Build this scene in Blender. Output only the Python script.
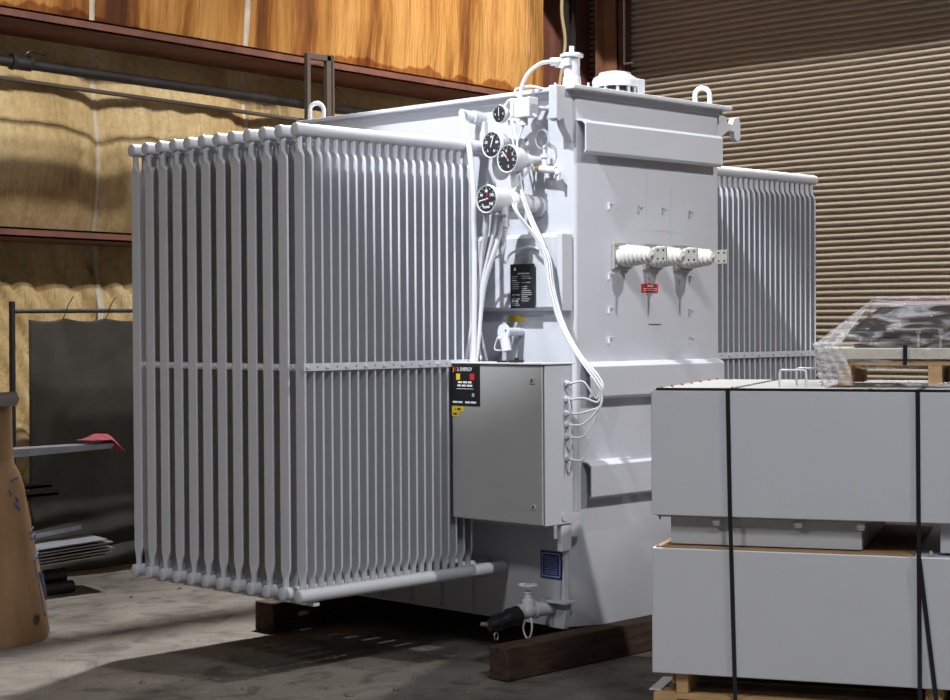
import bpy, bmesh, math, random
from mathutils import Vector, Matrix
random.seed(7)
S = bpy.context.scene
COL = S.collection
for o in list(bpy.data.objects): bpy.data.objects.remove(o)
PI = math.pi
ZB = 0.14          # the transformer stands on timbers this high

# ------------------------------------------------------------ camera
YAW, PITCH, ROLL = 0.7743, -0.0145, -0.0058
cy, sy = math.cos(YAW), math.sin(YAW)
fw = Vector((math.cos(PITCH)*cy, math.cos(PITCH)*sy, math.sin(PITCH)))
rt = Vector((sy, -cy, 0)); up = rt.cross(fw)
c_, s_ = math.cos(ROLL), math.sin(ROLL)
r2 = c_*rt + s_*up; u2 = -s_*rt + c_*up
cam = bpy.data.cameras.new('camera'); camo = bpy.data.objects.new('camera', cam); COL.objects.link(camo)
m = Matrix((r2, u2, -fw)).transposed().to_4x4()
m.translation = Vector((-5.5594, -4.8513, 1.2936+ZB))
camo.matrix_world = m
cam.sensor_width = 36; cam.lens = 1743.29*36/950; cam.clip_end = 100
S.camera = camo

# ------------------------------------------------------------ light
S.view_settings.view_transform = 'Standard'; S.view_settings.look = 'None'
S.view_settings.gamma = 1; S.view_settings.exposure = 0
W = bpy.data.worlds.new('world'); S.world = W; W.use_nodes = True
bg = W.node_tree.nodes['Background']; bg.inputs[0].default_value = (0.80, 0.86, 1, 1); bg.inputs[1].default_value = 0.06

def area(name, loc, target, size, watts, color=(1, 1, 1), spread=PI):
    l = bpy.data.lights.new(name, 'AREA'); l.shape = 'DISK'; l.size = size; l.energy = watts; l.color = color; l.spread = spread
    o = bpy.data.objects.new(name, l); COL.objects.link(o); o.location = loc
    o.rotation_euler = (Vector(target)-Vector(loc)).to_track_quat('-Z', 'Y').to_euler(); return o
def spot(name, loc, target, watts, angle, blend, size, color=(1, 1, 1)):
    l = bpy.data.lights.new(name, 'SPOT'); l.energy = watts; l.spot_size = angle; l.spot_blend = blend; l.shadow_soft_size = size; l.color = color
    o = bpy.data.objects.new(name, l); COL.objects.link(o); o.location = loc
    o.rotation_euler = (Vector(target)-Vector(loc)).to_track_quat('-Z', 'Y').to_euler(); return o
# high-bay lamps front, side and back; near, left, wall and right are added fill
area('bay_lamp_front', (1.1, -8.0, 8.6), (0.8, 1.0, 1.2), 0.30, 690, (1.0, 0.97, 0.95))
spot('bay_lamp_side', (-5.6, -0.45, 8.7), (0.0, 0.25, 2.38), 6000, math.radians(14), 0.2, 0.12, (0.93, 0.96, 1.0))
area('bay_lamp_back', (2.6, 3.2, 8.8), (-0.2, 0.4, 0.5), 0.5, 200, (1.0, 0.98, 0.96), math.radians(60))
area('fill_left', (-8.2, -0.6, 6.2), (-1.0, 0.4, 1.0), 1.0, 165, (1.0, 0.98, 0.95))  # added soft fill for the faces turned to -X
spot('fill_near', (-4.0, -6.0, 6.5), (-.75, -1.1, 0.5), 1000, math.radians(42), 0.5, 0.6, (0.95, 0.97, 1.0))  # added frontal fill for the cabinet stack and the floor before it
spot('fill_wall', (0.2, -7.2, 8.8), (0.6, 5.2, 2.35), 3900, math.radians(20), 0.6, 0.15, (1.0, 0.95, 0.88))  # added spot that brightens the back wall only, left part
spot('fill_wall', (3.0, -7.2, 8.8), (3.9, 5.2, 2.75), 3900, math.radians(20), 0.6, 0.15, (1.0, 0.95, 0.88))  # added spot that brightens the back wall only, right part

spot('fill_right', (0.9, 0.9, 8.8), (6.3, 1.6, 2.0), 3900, math.radians(80), 0.4, 0.12, (1.0, 0.95, 0.88))  # added spot that brightens the slatted wall

# ------------------------------------------------------------ materials
def mat(name, col, rough=0.5, metal=0.0, var=None, scale=8, bump=0, bscale=60, spec=0.5, stretch=(1, 1, 1)):
    ma = bpy.data.materials.new(name); ma.use_nodes = True
    nt = ma.node_tree; b = nt.nodes['Principled BSDF']
    b.inputs['Base Color'].default_value = (*col, 1); b.inputs['Roughness'].default_value = rough
    b.inputs['Metallic'].default_value = metal; b.inputs['Specular IOR Level'].default_value = spec
    tc = nt.nodes.new('ShaderNodeTexCoord')
    if var is not None:
        mp = nt.nodes.new('ShaderNodeMapping'); mp.inputs['Scale'].default_value = stretch
        nt.links.new(tc.outputs['Object'], mp.inputs[0])
        n = nt.nodes.new('ShaderNodeTexNoise'); n.inputs['Scale'].default_value = scale; n.inputs['Detail'].default_value = 6; n.inputs['Roughness'].default_value = 0.6
        nt.links.new(mp.outputs[0], n.inputs['Vector'])
        r = nt.nodes.new('ShaderNodeValToRGB')
        r.color_ramp.elements[0].position = 0.32; r.color_ramp.elements[1].position = 0.68
        r.color_ramp.elements[0].color = (*var, 1); r.color_ramp.elements[1].color = (*col, 1)
        nt.links.new(n.outputs['Fac'], r.inputs[0]); nt.links.new(r.outputs[0], b.inputs['Base Color'])
    if bump:
        n2 = nt.nodes.new('ShaderNodeTexNoise'); n2.inputs['Scale'].default_value = bscale; n2.inputs['Detail'].default_value = 4
        nt.links.new(tc.outputs['Object'], n2.inputs['Vector'])
        bp = nt.nodes.new('ShaderNodeBump'); bp.inputs['Strength'].default_value = bump; bp.inputs['Distance'].default_value = 0.01
        nt.links.new(n2.outputs['Fac'], bp.inputs['Height']); nt.links.new(bp.outputs[0], b.inputs['Normal'])
    return ma
PAINT = mat('light grey enamel', (0.50, 0.515, 0.56), 0.42, var=(0.475, 0.49, 0.535), scale=3, bump=0.04, bscale=45)
PAINT2 = mat('gauge white enamel', (0.56, 0.575, 0.61), 0.38)
CAB = mat('darkened cabinet enamel', (0.36, 0.36, 0.36), 0.45, var=(0.34, 0.34, 0.34), scale=5, bump=0.05, bscale=120)  # body enamel darkened; shade of the door face put into the colour
CRATE = mat('grey sheet cabinet paint', (0.50, 0.515, 0.56), 0.45, var=(0.485, 0.50, 0.545), scale=4, bump=0.02, bscale=90)
PORC = mat('glazed porcelain', (0.58, 0.575, 0.56), 0.3)
ZINC = mat('tinned copper', (0.36, 0.35, 0.32), 0.5, 0.4)
STEEL = mat('bare steel', (0.36, 0.345, 0.33), 0.4, 0.7)
GALV = mat('galvanised sheet', (0.36, 0.38, 0.42), 0.45, 0.4, var=(0.25, 0.27, 0.31), scale=14)
BLACK = mat('black plastic', (0.012, 0.012, 0.014), 0.35)
DIAL = mat('dial black', (0.02, 0.024, 0.03), 0.3)
WHITE = mat('white print', (0.78, 0.78, 0.78), 0.5)
GREYP = mat('dim print', (0.30, 0.31, 0.33), 0.5)
RED = mat('red print', (0.55, 0.02, 0.025), 0.5)
ORANGE = mat('orange print', (0.80, 0.32, 0.02), 0.5)
YELLOW = mat('yellow sticker', (0.75, 0.52, 0.02), 0.5)
BLUE = mat('blue sticker', (0.015, 0.03, 0.20), 0.4)
LBLUE = mat('pale blue print', (0.35, 0.42, 0.62), 0.5)
BRASS = mat('brass', (0.62, 0.40, 0.12), 0.35, 0.8)
STRAP = mat('black strap', (0.008, 0.009, 0.013), 0.35)
WOODD = mat('dark timber', (0.075, 0.04, 0.022), 0.85, var=(0.018, 0.010, 0.007), scale=7, bump=0.6, bscale=25, stretch=(1, 6, 6))
WOODL = mat('pallet pine', (0.58, 0.38, 0.19), 0.8, var=(0.42, 0.25, 0.11), scale=9, bump=0.3, bscale=40, stretch=(1, 1, 6))
WOODG = mat('weathered pallet deck', (0.24, 0.18, 0.12), 0.85, var=(0.11, 0.08, 0.055), scale=9, bump=0.4, bscale=40)
BOARD = mat('pale board', (0.50, 0.47, 0.40), 0.7, var=(0.42, 0.39, 0.33), scale=12)
KRAFT = mat('kraft board', (0.36, 0.215, 0.105), 0.85, var=(0.20, 0.11, 0.05), scale=4, bump=0.3, bscale=30, stretch=(1, 1, .4))
CARDB = mat('cardboard sheet', (0.36, 0.22, 0.11), 0.85, var=(0.26, 0.15, 0.07), scale=9)
GIRT = mat('oxide red steel', (0.19, 0.072, 0.050), 0.7, var=(0.11, 0.042, 0.03), scale=6, bump=0.2)
DSTEEL = mat('dark pipe steel', (0.035, 0.033, 0.034), 0.5, 0.3, var=(0.02, 0.018, 0.017), scale=10)
CABLE = mat('dull cable', (0.07, 0.055, 0.042), 0.7)
RUST = mat('rust brown column', (0.22, 0.10, 0.045), 0.75, var=(0.12, 0.05, 0.028), scale=5)
TARP = mat('dark canvas', (0.042, 0.038, 0.031), 0.9, var=(0.024, 0.022, 0.018), scale=5, bump=0.25, bscale=200)
CLOTH = mat('red rag', (0.42, 0.09, 0.10), 0.9, var=(0.30, 0.05, 0.07), scale=20)
DARKMET = mat('black machine part', (0.03, 0.03, 0.032), 0.35, 0.3)
ROPE = mat('rope', (0.33, 0.25, 0.15), 0.9)
DUST = mat('debris', (0.14, 0.11, 0.085), 0.9)
BLUEINK = mat('blue marker', (0.09, 0.15, 0.27), 0.8)

def film(name='stretch film', lo=.03, hi=.62, p0=.50, p1=.80, sc=6):
    ma = bpy.data.materials.new(name); ma.use_nodes = True; nt = ma.node_tree; nt.nodes.clear()
    out = nt.nodes.new('ShaderNodeOutputMaterial'); mx = nt.nodes.new('ShaderNodeMixShader')
    tr = nt.nodes.new('ShaderNodeBsdfTransparent'); pb = nt.nodes.new('ShaderNodeBsdfPrincipled')
    pb.inputs['Base Color'].default_value = (0.75, 0.76, 0.82, 1); pb.inputs['Roughness'].default_value = 0.12
    pb.inputs['Specular IOR Level'].default_value = 1.0
    tc = nt.nodes.new('ShaderNodeTexCoord'); mp = nt.nodes.new('ShaderNodeMapping'); mp.inputs['Scale'].default_value = (1.0, 1.0, 5); mp.inputs['Rotation'].default_value = (0.3, 0.8, 0.2)
    n = nt.nodes.new('ShaderNodeTexNoise'); n.inputs['Scale'].default_value = sc; n.inputs['Detail'].default_value = 5; n.inputs['Distortion'].default_value = 1.2
    r = nt.nodes.new('ShaderNodeValToRGB'); r.color_ramp.elements[0].position = p0; r.color_ramp.elements[0].color = (lo, lo, lo, 1)
    r.color_ramp.elements[1].position = p1; r.color_ramp.elements[1].color = (hi, hi, hi, 1)
    bp = nt.nodes.new('ShaderNodeBump'); bp.inputs['Strength'].default_value = 0.9; bp.inputs['Distance'].default_value = 0.02
    L = nt.links.new
    L(tc.outputs['Object'], mp.inputs[0]); L(mp.outputs[0], n.inputs['Vector']); L(n.outputs['Fac'], r.inputs[0]); L(r.outputs[0], mx.inputs[0])
    L(n.outputs['Fac'], bp.inputs['Height']); L(bp.outputs[0], pb.inputs['Normal'])
    L(tr.outputs[0], mx.inputs[1]); L(pb.outputs[0], mx.inputs[2]); L(mx.outputs[0], out.inputs[0])
    return ma
FILM = film(); FILM2 = film('bunched stretch film', .28, .75, .42, .75, 16)

def floor_mat():
    ma = bpy.data.materials.new('worn concrete'); ma.use_nodes = True; nt = ma.node_tree; L = nt.links.new
    b = nt.nodes['Principled BSDF']; b.inputs['Roughness'].default_value = .8
    tc = nt.nodes.new('ShaderNodeTexCoord')
    def noise(sc, det=6, ro=.6, dist=0):
        n = nt.nodes.new('ShaderNodeTexNoise'); n.inputs['Scale'].default_value = sc; n.inputs['Detail'].default_value = det
        n.inputs['Roughness'].default_value = ro; n.inputs['Distortion'].default_value = dist; L(tc.outputs['Object'], n.inputs['Vector']); return n
    def ramp(n, p0, c0, p1, c1):
        r = nt.nodes.new('ShaderNodeValToRGB'); e = r.color_ramp.elements
        e[0].position = p0; e[0].color = (*c0, 1); e[1].position = p1; e[1].color = (*c1, 1); L(n.outputs['Fac'], r.inputs[0]); return r
    a = ramp(noise(1.6, 8, .65, .6), .30, (.075, .065, .055), .70, (.215, .195, .170))
    s = ramp(noise(3.3, 7, .7, 1.5), .36, (.30, .27, .25), .50, (1, 1, 1))
    g = ramp(noise(60, 3, .7), .33, (.55, .53, .5), .5, (1, 1, 1))
    m1 = nt.nodes.new('ShaderNodeMixRGB'); m1.blend_type = 'MULTIPLY'; m1.inputs[0].default_value = .75; L(a.outputs[0], m1.inputs[1]); L(s.outputs[0], m1.inputs[2])
    m2 = nt.nodes.new('ShaderNodeMixRGB'); m2.blend_type = 'MULTIPLY'; m2.inputs[0].default_value = .6; L(m1.outputs[0], m2.inputs[1]); L(g.outputs[0], m2.inputs[2])
    L(m2.outputs[0], b.inputs['Base Color'])
    bp = nt.nodes.new('ShaderNodeBump'); bp.inputs['Strength'].default_value = .35; bp.inputs['Distance'].default_value = .01
    L(noise(35, 6, .7).outputs['Fac'], bp.inputs['Height']); L(bp.outputs[0], b.inputs['Normal'])
    return ma

def insul_mat():
    """Old foil-faced insulation blanket: tan below, orange and brown water runs in the top band."""
    ma = bpy.data.materials.new('stained insulation'); ma.use_nodes = True; nt = ma.node_tree; L = nt.links.new
    b = nt.nodes['Principled BSDF']; b.inputs['Roughness'].default_value = .75; b.inputs['Specular IOR Level'].default_value = .25
    tc = nt.nodes.new('ShaderNodeTexCoord')
    def noise(sc, st, det=5, ro=.55, dist=0):
        mp = nt.nodes.new('ShaderNodeMapping'); mp.inputs['Scale'].default_value = st; L(tc.outputs['Object'], mp.inputs[0])
        n = nt.nodes.new('ShaderNodeTexNoise'); n.inputs['Scale'].default_value = sc; n.inputs['Detail'].default_value = det
        n.inputs['Roughness'].default_value = ro; n.inputs['Distortion'].default_value = dist; L(mp.outputs[0], n.inputs['Vector']); return n
    def ramp(src, stops):
        r = nt.nodes.new('ShaderNodeValToRGB'); e = r.color_ramp.elements
        while len(e) < len(stops): e.new(0.5)
        for k, (p, c) in enumerate(stops): e[k].position = p; e[k].color = (*c, 1)
        L(src, r.inputs[0]); return r
    tan = ramp(noise(2.2, (1, 1, .7), 7, .65, .5).outputs['Fac'], [(.3, (.40, .27, .125)), (.52, (.62, .47, .245)), (.72, (.76, .61, .36))])
    mot = ramp(noise(22, (1, 1, 1), 6, .75).outputs['Fac'], [(.35, (.62, .58, .5)), (.6, (1, 1, 1))])
    m0 = nt.nodes.new('ShaderNodeMixRGB'); m0.blend_type = 'MULTIPLY'; m0.inputs[0].default_value = .55; L(tan.outputs[0], m0.inputs[1]); L(mot.outputs[0], m0.inputs[2])
    run = ramp(noise(1.7, (1.7, 1, .10), 7, .66, .25).outputs['Fac'], [(.32, (.08, .026, .008)), (.41, (.24, .09, .02)), (.48, (.42, .20, .05)), (.56, (.50, .27, .085)), (.62, (.36, .155, .04)), (.71, (.60, .45, .27))])
    # tide mark at the foot of the band; the band follows the slight fall of the girt
    sep = nt.nodes.new('ShaderNodeSeparateXYZ'); L(tc.outputs['Object'], sep.inputs[0])
    zf = nt.nodes.new('ShaderNodeMath'); zf.operation = 'MULTIPLY_ADD'; zf.inputs[1].default_value = .023; L(sep.outputs['X'], zf.inputs[0]); L(sep.outputs['Z'], zf.inputs[2])
    wob = noise(1.1, (1, 1, 0.0), 4, .7); wm = nt.nodes.new('ShaderNodeMath'); wm.operation = 'MULTIPLY_ADD'; wm.inputs[1].default_value = -.55; wm.inputs[2].default_value = .20
    L(wob.outputs['Fac'], wm.inputs[0]); ad = nt.nodes.new('ShaderNodeMath'); L(zf.outputs[0], ad.inputs[0]); L(wm.outputs[0], ad.inputs[1])
    def step(src, a, bb):
        mr = nt.nodes.new('ShaderNodeMapRange'); mr.inputs['From Min'].default_value = a; mr.inputs['From Max'].default_value = bb; L(src, mr.inputs['Value']); return mr.outputs[0]
    tide = nt.nodes.new('ShaderNodeMixRGB'); tide.blend_type = 'MULTIPLY'
    inv = nt.nodes.new('ShaderNodeMath'); inv.operation = 'SUBTRACT'; inv.inputs[0].default_value = 1; L(step(ad.outputs[0], 3.42, 3.435), inv.inputs[1])
    L(inv.outputs[0], tide.inputs[0]); L(run.outputs[0], tide.inputs[1]); tide.inputs[2].default_value = (.55, .36, .24, 1)
    mx = nt.nodes.new('ShaderNodeMixRGB'); L(step(zf.outputs[0], 3.33, 3.35), mx.inputs[0]); L(m0.outputs[0], mx.inputs[1]); L(tide.outputs[0], mx.inputs[2])
    L(mx.outputs[0], b.inputs['Base Color'])
    bp = nt.nodes.new('ShaderNodeBump'); bp.inputs['Strength'].default_value = .9; bp.inputs['Distance'].default_value = .035
    L(noise(3.0, (4.5, 1, .55), 5, .62, .9).outputs['Fac'], bp.inputs['Height']); L(bp.outputs[0], b.inputs['Normal'])
    return ma
SEAM = mat('seam tape', (0.62, 0.58, 0.50), .6, var=(.45, .38, .28), scale=6)
def slat_mat():
    return mat('tan roll door slats', (0.37, 0.325, 0.275), .6, var=(0.31, 0.27, 0.22), scale=2.5, stretch=(1, .25, 8), spec=.3)

# ------------------------------------------------------------ mesh helpers
class MB:
    def __init__(s): s.v = []; s.f = []
    def add(s, vs, fs):
        n = len(s.v); s.v += [tuple(v) for v in vs]; s.f += [tuple(i+n for i in f) for f in fs]; return s
    def box(s, x0, x1, y0, y1, z0, z1):
        v = [(x, y, z) for z in (z0, z1) for y in (y0, y1) for x in (x0, x1)]
        return s.add(v, [(0, 2, 3, 1), (4, 5, 7, 6), (0, 1, 5, 4), (2, 6, 7, 3), (0, 4, 6, 2), (1, 3, 7, 5)])
    def obox(s, c, ax, ay, az):          # centre and half-axis vectors
        c, ax, ay, az = map(Vector, (c, ax, ay, az))
        v = [c+ax*i+ay*j+az*k for k in (-1, 1) for j in (-1, 1) for i in (-1, 1)]
        return s.add(v, [(0, 2, 3, 1), (4, 5, 7, 6), (0, 1, 5, 4), (2, 6, 7, 3), (0, 4, 6, 2), (1, 3, 7, 5)])
    def rings(s, rings, cap=True, closed=False):
        n = len(rings[0]); vs = [p for r in rings for p in r]; fs = []
        R = len(rings); rr = range(R if closed else R-1)
        for i in rr:
            for j in range(n):
                a = i*n+j; b = i*n+(j+1) % n; c = ((i+1) % R)*n+(j+1) % n; d = ((i+1) % R)*n+j
                fs.append((a, b, c, d))
        if cap and not closed: fs.append(tuple(range(n))[::-1]); fs.append(tuple((R-1)*n+j for j in range(n)))
        return s.add(vs, fs)
    def lathe(s, p0, axis, prof, n=20):   # prof: (distance along axis, radius)
        p0 = Vector(p0); a = Vector(axis).normalized()
        u = a.orthogonal().normalized(); w = a.cross(u)
        return s.rings([[p0+a*t+(u*math.cos(2*PI*k/n)+w*math.sin(2*PI*k/n))*max(r, 1e-4) for k in range(n)] for t, r in prof])
    def cyl(s, p0, p1, r, n=16, r1=None):
        p0 = Vector(p0); p1 = Vector(p1); return s.lathe(p0, p1-p0, [(0, r), ((p1-p0).length, r if r1 is None else r1)], n)
    def tube(s, pts, r, n=8, smooth=True, sub=6, closed=False):
        P = [Vector(p) for p in pts]
        if smooth and len(P) > 2:
            Q = []; m_ = len(P)
            for i in range(m_ if closed else m_-1):
                a, b, c, d = (P[(i-1) % m_], P[i], P[(i+1) % m_], P[(i+2) % m_]) if closed else (P[max(i-1, 0)], P[i], P[i+1], P[min(i+2, m_-1)])
                for k in range(sub):
                    t = k/sub
                    Q.append(.5*((2*b)+(c-a)*t+(2*a-5*b+4*c-d)*t*t+(3*b-a-3*c+d)*t**3))
            if not closed: Q.append(P[-1])
            P = Q
        T = []
        for i in range(len(P)):
            a = P[(i-1) % len(P)] if (closed or i) else P[0]; b = P[(i+1) % len(P)] if (closed or i < len(P)-1) else P[-1]
            T.append((b-a).normalized())
        u = T[0].orthogonal().normalized(); R = []
        for i, p in enumerate(P):
            u = (u-T[i]*u.dot(T[i])).normalized(); w = T[i].cross(u)
            R.append([p+(u*math.cos(2*PI*k/n)+w*math.sin(2*PI*k/n))*r for k in range(n)])
        return s.rings(R, closed=closed)
    def prism(s, pts, ext):               # planar 3D outline pushed along ext
        e = Vector(ext); P = [Vector(p) for p in pts]; n = len(P)
        fs = [tuple(range(n))[::-1], tuple(range(n, 2*n))]+[(i, (i+1) % n, n+(i+1) % n, n+i) for i in range(n)]
        return s.add(P+[p+e for p in P], fs)
    def grid(s, fn, nu, nv):
        vs = [fn(i/nu, j/nv) for j in range(nv+1) for i in range(nu+1)]
        fs = [(j*(nu+1)+i, j*(nu+1)+i+1, (j+1)*(nu+1)+i+1, (j+1)*(nu+1)+i) for j in range(nv) for i in range(nu)]
        return s.add(vs, fs)
    def build(s, name, material, parent=None, bevel=0, seg=2, angle=35, label=None, solid=0, fix=True):
        me = bpy.data.meshes.new(name); me.from_pydata(s.v, [], s.f)
        if fix:
            b = bmesh.new(); b.from_mesh(me); bmesh.ops.recalc_face_normals(b, faces=b.faces); b.to_mesh(me); b.free()
        for p in me.polygons: p.use_smooth = True
        me.set_sharp_from_angle(angle=math.radians(angle)); me.materials.append(material)
        o = bpy.data.objects.new(name, me); COL.objects.link(o)
        if parent: o.parent = parent
        if solid: md = o.modifiers.new('solid', 'SOLIDIFY'); md.thickness = solid; md.offset = 0
        if bevel:
            md = o.modifiers.new('bevel', 'BEVEL'); md.width = bevel; md.segments = seg; md.limit_method = 'ANGLE'; md.angle_limit = math.radians(40); md.harden_normals = True
        if label: o['label'] = label
        return o
def tag(o, label, cat, group=None, kind=None):
    o['label'] = label; o['category'] = cat
    if group: o['group'] = group
    if kind: o['kind'] = kind
    return o
def thing(name, loc, label, cat, group=None, rotz=0):
    o = bpy.data.objects.new(name, None); COL.objects.link(o); o.location = loc; o.rotation_euler = (0, 0, rotz); o.empty_display_size = .1
    return tag(o, label, cat, group)
def structure(o): o['kind'] = 'structure'; return o
def clone(o, parent=None, **k):
    c = o.copy(); COL.objects.link(c); c.parent = parent
    for ch in list(o.children): clone(ch, c)
    return c
def text(name, body, size, origin, right, upv, material, parent, depth=.0006, align='CENTER', sx=1.0, bold=0):
    cu = bpy.data.curves.new(name, 'FONT'); cu.body = body; cu.size = size; cu.align_x = align; cu.align_y = 'CENTER'; cu.extrude = depth; cu.offset = bold
    t = bpy.data.objects.new(name, cu); COL.objects.link(t)
    bpy.context.view_layer.update()
    me = bpy.data.meshes.new_from_object(t.evaluated_get(bpy.context.evaluated_depsgraph_get())); bpy.data.objects.remove(t)
    r = Vector(right).normalized(); u = Vector(upv).normalized(); n = r.cross(u)
    M = Matrix((r*sx, u, n)).transposed().to_4x4(); M.translation = Vector(origin); me.transform(M)
    me.materials.clear(); me.materials.append(material)
    o = bpy.data.objects.new(name, me); COL.objects.link(o); o.parent = parent; return o
RX = Vector((0, -1, 0))     # reading direction on a face that looks towards -X
UZ = Vector((0, 0, 1))

# ============================================================ THE HALL
FLOORM = floor_mat(); INS = insul_mat()
structure(MB().box(-14, 7.2, -12, 5.6, -.2, 0).build('floor', FLOORM))
structure(MB().box(-14, 7.2, -12, 5.6, 10.5, 10.7).build('ceiling', mat('roof deck', (.07, .07, .075), .8)))

def nz(x, z, k=0):
    return math.sin(x*1.7+z*.9+k)*.5+math.sin(x*3.9-z*2.3+k*2.1)*.3+math.sin(x*7.7+z*4.1+k*.7)*.2
def back_wall(u, v):
    x = -9+14.52*u; zt = 6.2*v; z = zt+.023*x
    y = 5.18
    if z < 1.99+.02:                     # loose lower blanket, pulled into slanting folds
        t = max(0, min(1, z/2.0)); f = (x*1.0+z*.62)
        amp = .55+.45*math.sin(x*.8+1)
        w = math.sin(f*17+1.3*math.sin(f*5.1)+.8*math.sin(z*3))
        y -= (.07+.06*amp)*abs(w)**.55*(.3+.7*math.sin(PI*min(t*1.02, 1)))+.03*nz(x*2, z*2)
    elif z < 3.35:                       # belly between the girts
        t = (z-2.01)/1.32; b = math.sin(PI*t)**.6 if 0 < t < 1 else 0
        d = min(abs(x-s0) for s0 in (-2.35, -.6, 1.03, 2.30, 3.9, 5.5))
        pin = 1-math.exp(-(d/.16)**1.3)
        y -= .20*b*(.25+.75*pin)*(1.25-.6*t)
        y -= .017*math.sin(x*26+2*math.sin(z*2.1+x)+z*3)*b*(1-math.exp(-((x-1.0)/.4)**2)*.2)*(1 if 1.05 < x < 2.2 else .35)+.018*nz(x*2.5, z*1.2, 2)*b
    else:
        t = min(1, (z-3.35)/.5)
        y -= .02+.05*t*abs(math.sin((x-1.03)*PI/1.62))**.5+.022*math.sin(x*9+1.5*math.sin(x*2.2))*t+.014*nz(x*4, z*.3, 4)*t
    return (x, y, zt)
structure(MB().grid(back_wall, 620, 260).build('wall_back', INS, angle=180, fix=False))
seamx = (-.6, 1.03, 2.30)
for k, sx0 in enumerate(seamx):
    mb = MB(); pts = []
    for i in range(61):
        z = .2+5.8*i/60; wob = .012*math.sin(z*5+k)
        x = sx0+wob; y = back_wall((x+9)/14.52, z/6.2)[1]-.006
        pts.append((x, y, z))
    wd = .022
    mb.rings([[(x-wd*(1+.4*math.sin(z*9)), y+.004, z), (x, y-.006, z), (x+wd, y+.004, z), (x, y+.01, z)] for x, y, z in pts])
    structure(mb.build('trim_%d' % (k+1), SEAM))

# roll-up slatted wall on the right, real slats
mb = MB(); prof = []
P0 = .0505
for k in range(122):
    z0 = .02+k*P0
    for t, d in ((0, .048), (.28, .048), (.36, .022), (.46, .003), (.64, 0), (.82, .002), (.93, .016), (.97, .044)):
        prof.append((6.30+d*1.0, z0+P0*t))
vs = []; fs = []
ys = [-9+14.3*i/26 for i in range(27)]
for (x, z) in prof:
    for y in ys: vs.append((x+.004*math.sin(y*1.9+z), y, z+.004*math.sin(y*2.3+z*5)))
ny = len(ys)
for i in range(len(prof)-1):
    for j in range(ny-1): fs.append((i*ny+j, i*ny+j+1, (i+1)*ny+j+1, (i+1)*ny+j))
mb.add(vs, fs); structure(mb.build('wall_right', slat_mat(), angle=180, fix=False))
structure(MB().box(6.42, 6.5, -12, 5.6, 0, 10.5).box(6.3, 6.42, -12, 5.3, 6.15, 10.5).build('trim_4', GIRT))
structure(MB().box(-14, 6.5, 5.3, 5.4, 0, 10.5).build('trim_5', GIRT))
# unseen slab added above the slatted wall to shade the upper slats
structure(MB().box(4.90, 6.28, -9, 4.95, 4.9, 5.2).build('trim_6', GIRT))

# girts: channel beams along the back wall
def girt(name, z, h, k, x1=5.9, y0=4.62):          # z at x = 0; the girts drop slightly to the right
    mb = MB()
    def bar(ya, yb, za, zb):
        v = [(x, y, zz+k*x) for zz in (za, zb) for y in (ya, yb) for x in (-9, x1)]
        mb.add(v, [(0, 2, 3, 1), (4, 5, 7, 6), (0, 1, 5, 4), (2, 6, 7, 3), (0, 4, 6, 2), (1, 3, 7, 5)])
    bar(y0, y0+.012, z, z+h); bar(y0, 5.2, z+h-.012, z+h); bar(y0, 5.2, z, z+.012)
    return structure(mb.build(name, GIRT))
girt('trim_7', 3.326, .066, -.023); girt('trim_8', 1.989, .060, -.012)

# corner columns
structure(MB().box(6.04, 6.14, 4.99, 5.01, 0, 10).box(6.13, 6.15, 4.86, 5.0, 0, 10).build('trim_9', RUST))
structure(MB().box(6.20, 6.215, 4.83, 5.05, 0, 10).box(6.20, 6.3, 4.82, 4.84, 0, 10).box(6.20, 6.3, 5.05, 5.065, 0, 10).build('trim_10', GIRT))
structure(MB().box(5.60, 5.66, 4.98, 5.02, 0, 10).box(5.80, 5.83, 5.05, 5.1, 0, 10).box(5.74, 5.755, 5.0, 5.015, 0, 10).build('trim_11', DSTEEL))

# ============================================================ THE TRANSFORMER
TR = thing('power_transformer', (0, 0, ZB), 'large light grey power transformer with finned radiator banks standing on timbers', 'transformer')
TW, TD, TH = 1.04, 1.73, 2.27
def tank():
    mb = MB(); r = .035
    def outline(z, ch):      # chamfered near corner that grows towards the bottom
        a = max(r, ch); bcut = max(r, ch*.45)
        if ch <= r:
            near = [(r*(1-math.cos(t)), r*(1-math.sin(t)), z) for t in [PI/2*k/5 for k in range(6)]]
            near = [(p[0], p[1], z) for p in near]
        else:
            near = [(0+(a)*k/5, bcut*(1-k/5), z) for k in range(6)]
        pts = near+[(TW-r+r*math.sin(t), r-r*math.cos(t), z) for t in [PI/2*k/4 for k in range(5)]]
        pts += [(TW, TD, z), (0, TD, z)]
        return pts
    return mb.rings([outline(0, .17), outline(.10, .138), outline(.28, .075), outline(.40, .036), outline(.41, 0), outline(TH, 0)])
tank().build('tank', PAINT, TR, angle=30)
MB().box(-.045, TW+.03, -.048, TD+.03, TH+.010, TH+.028).build('tank_lid', PAINT2, TR, bevel=.004)
# weld rim under the lid
MB().box(-.008, TW+.006, -.008, TD+.02, TH-.012, TH+.010).build('lid_rim', PAINT, TR, bevel=.002)

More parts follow.
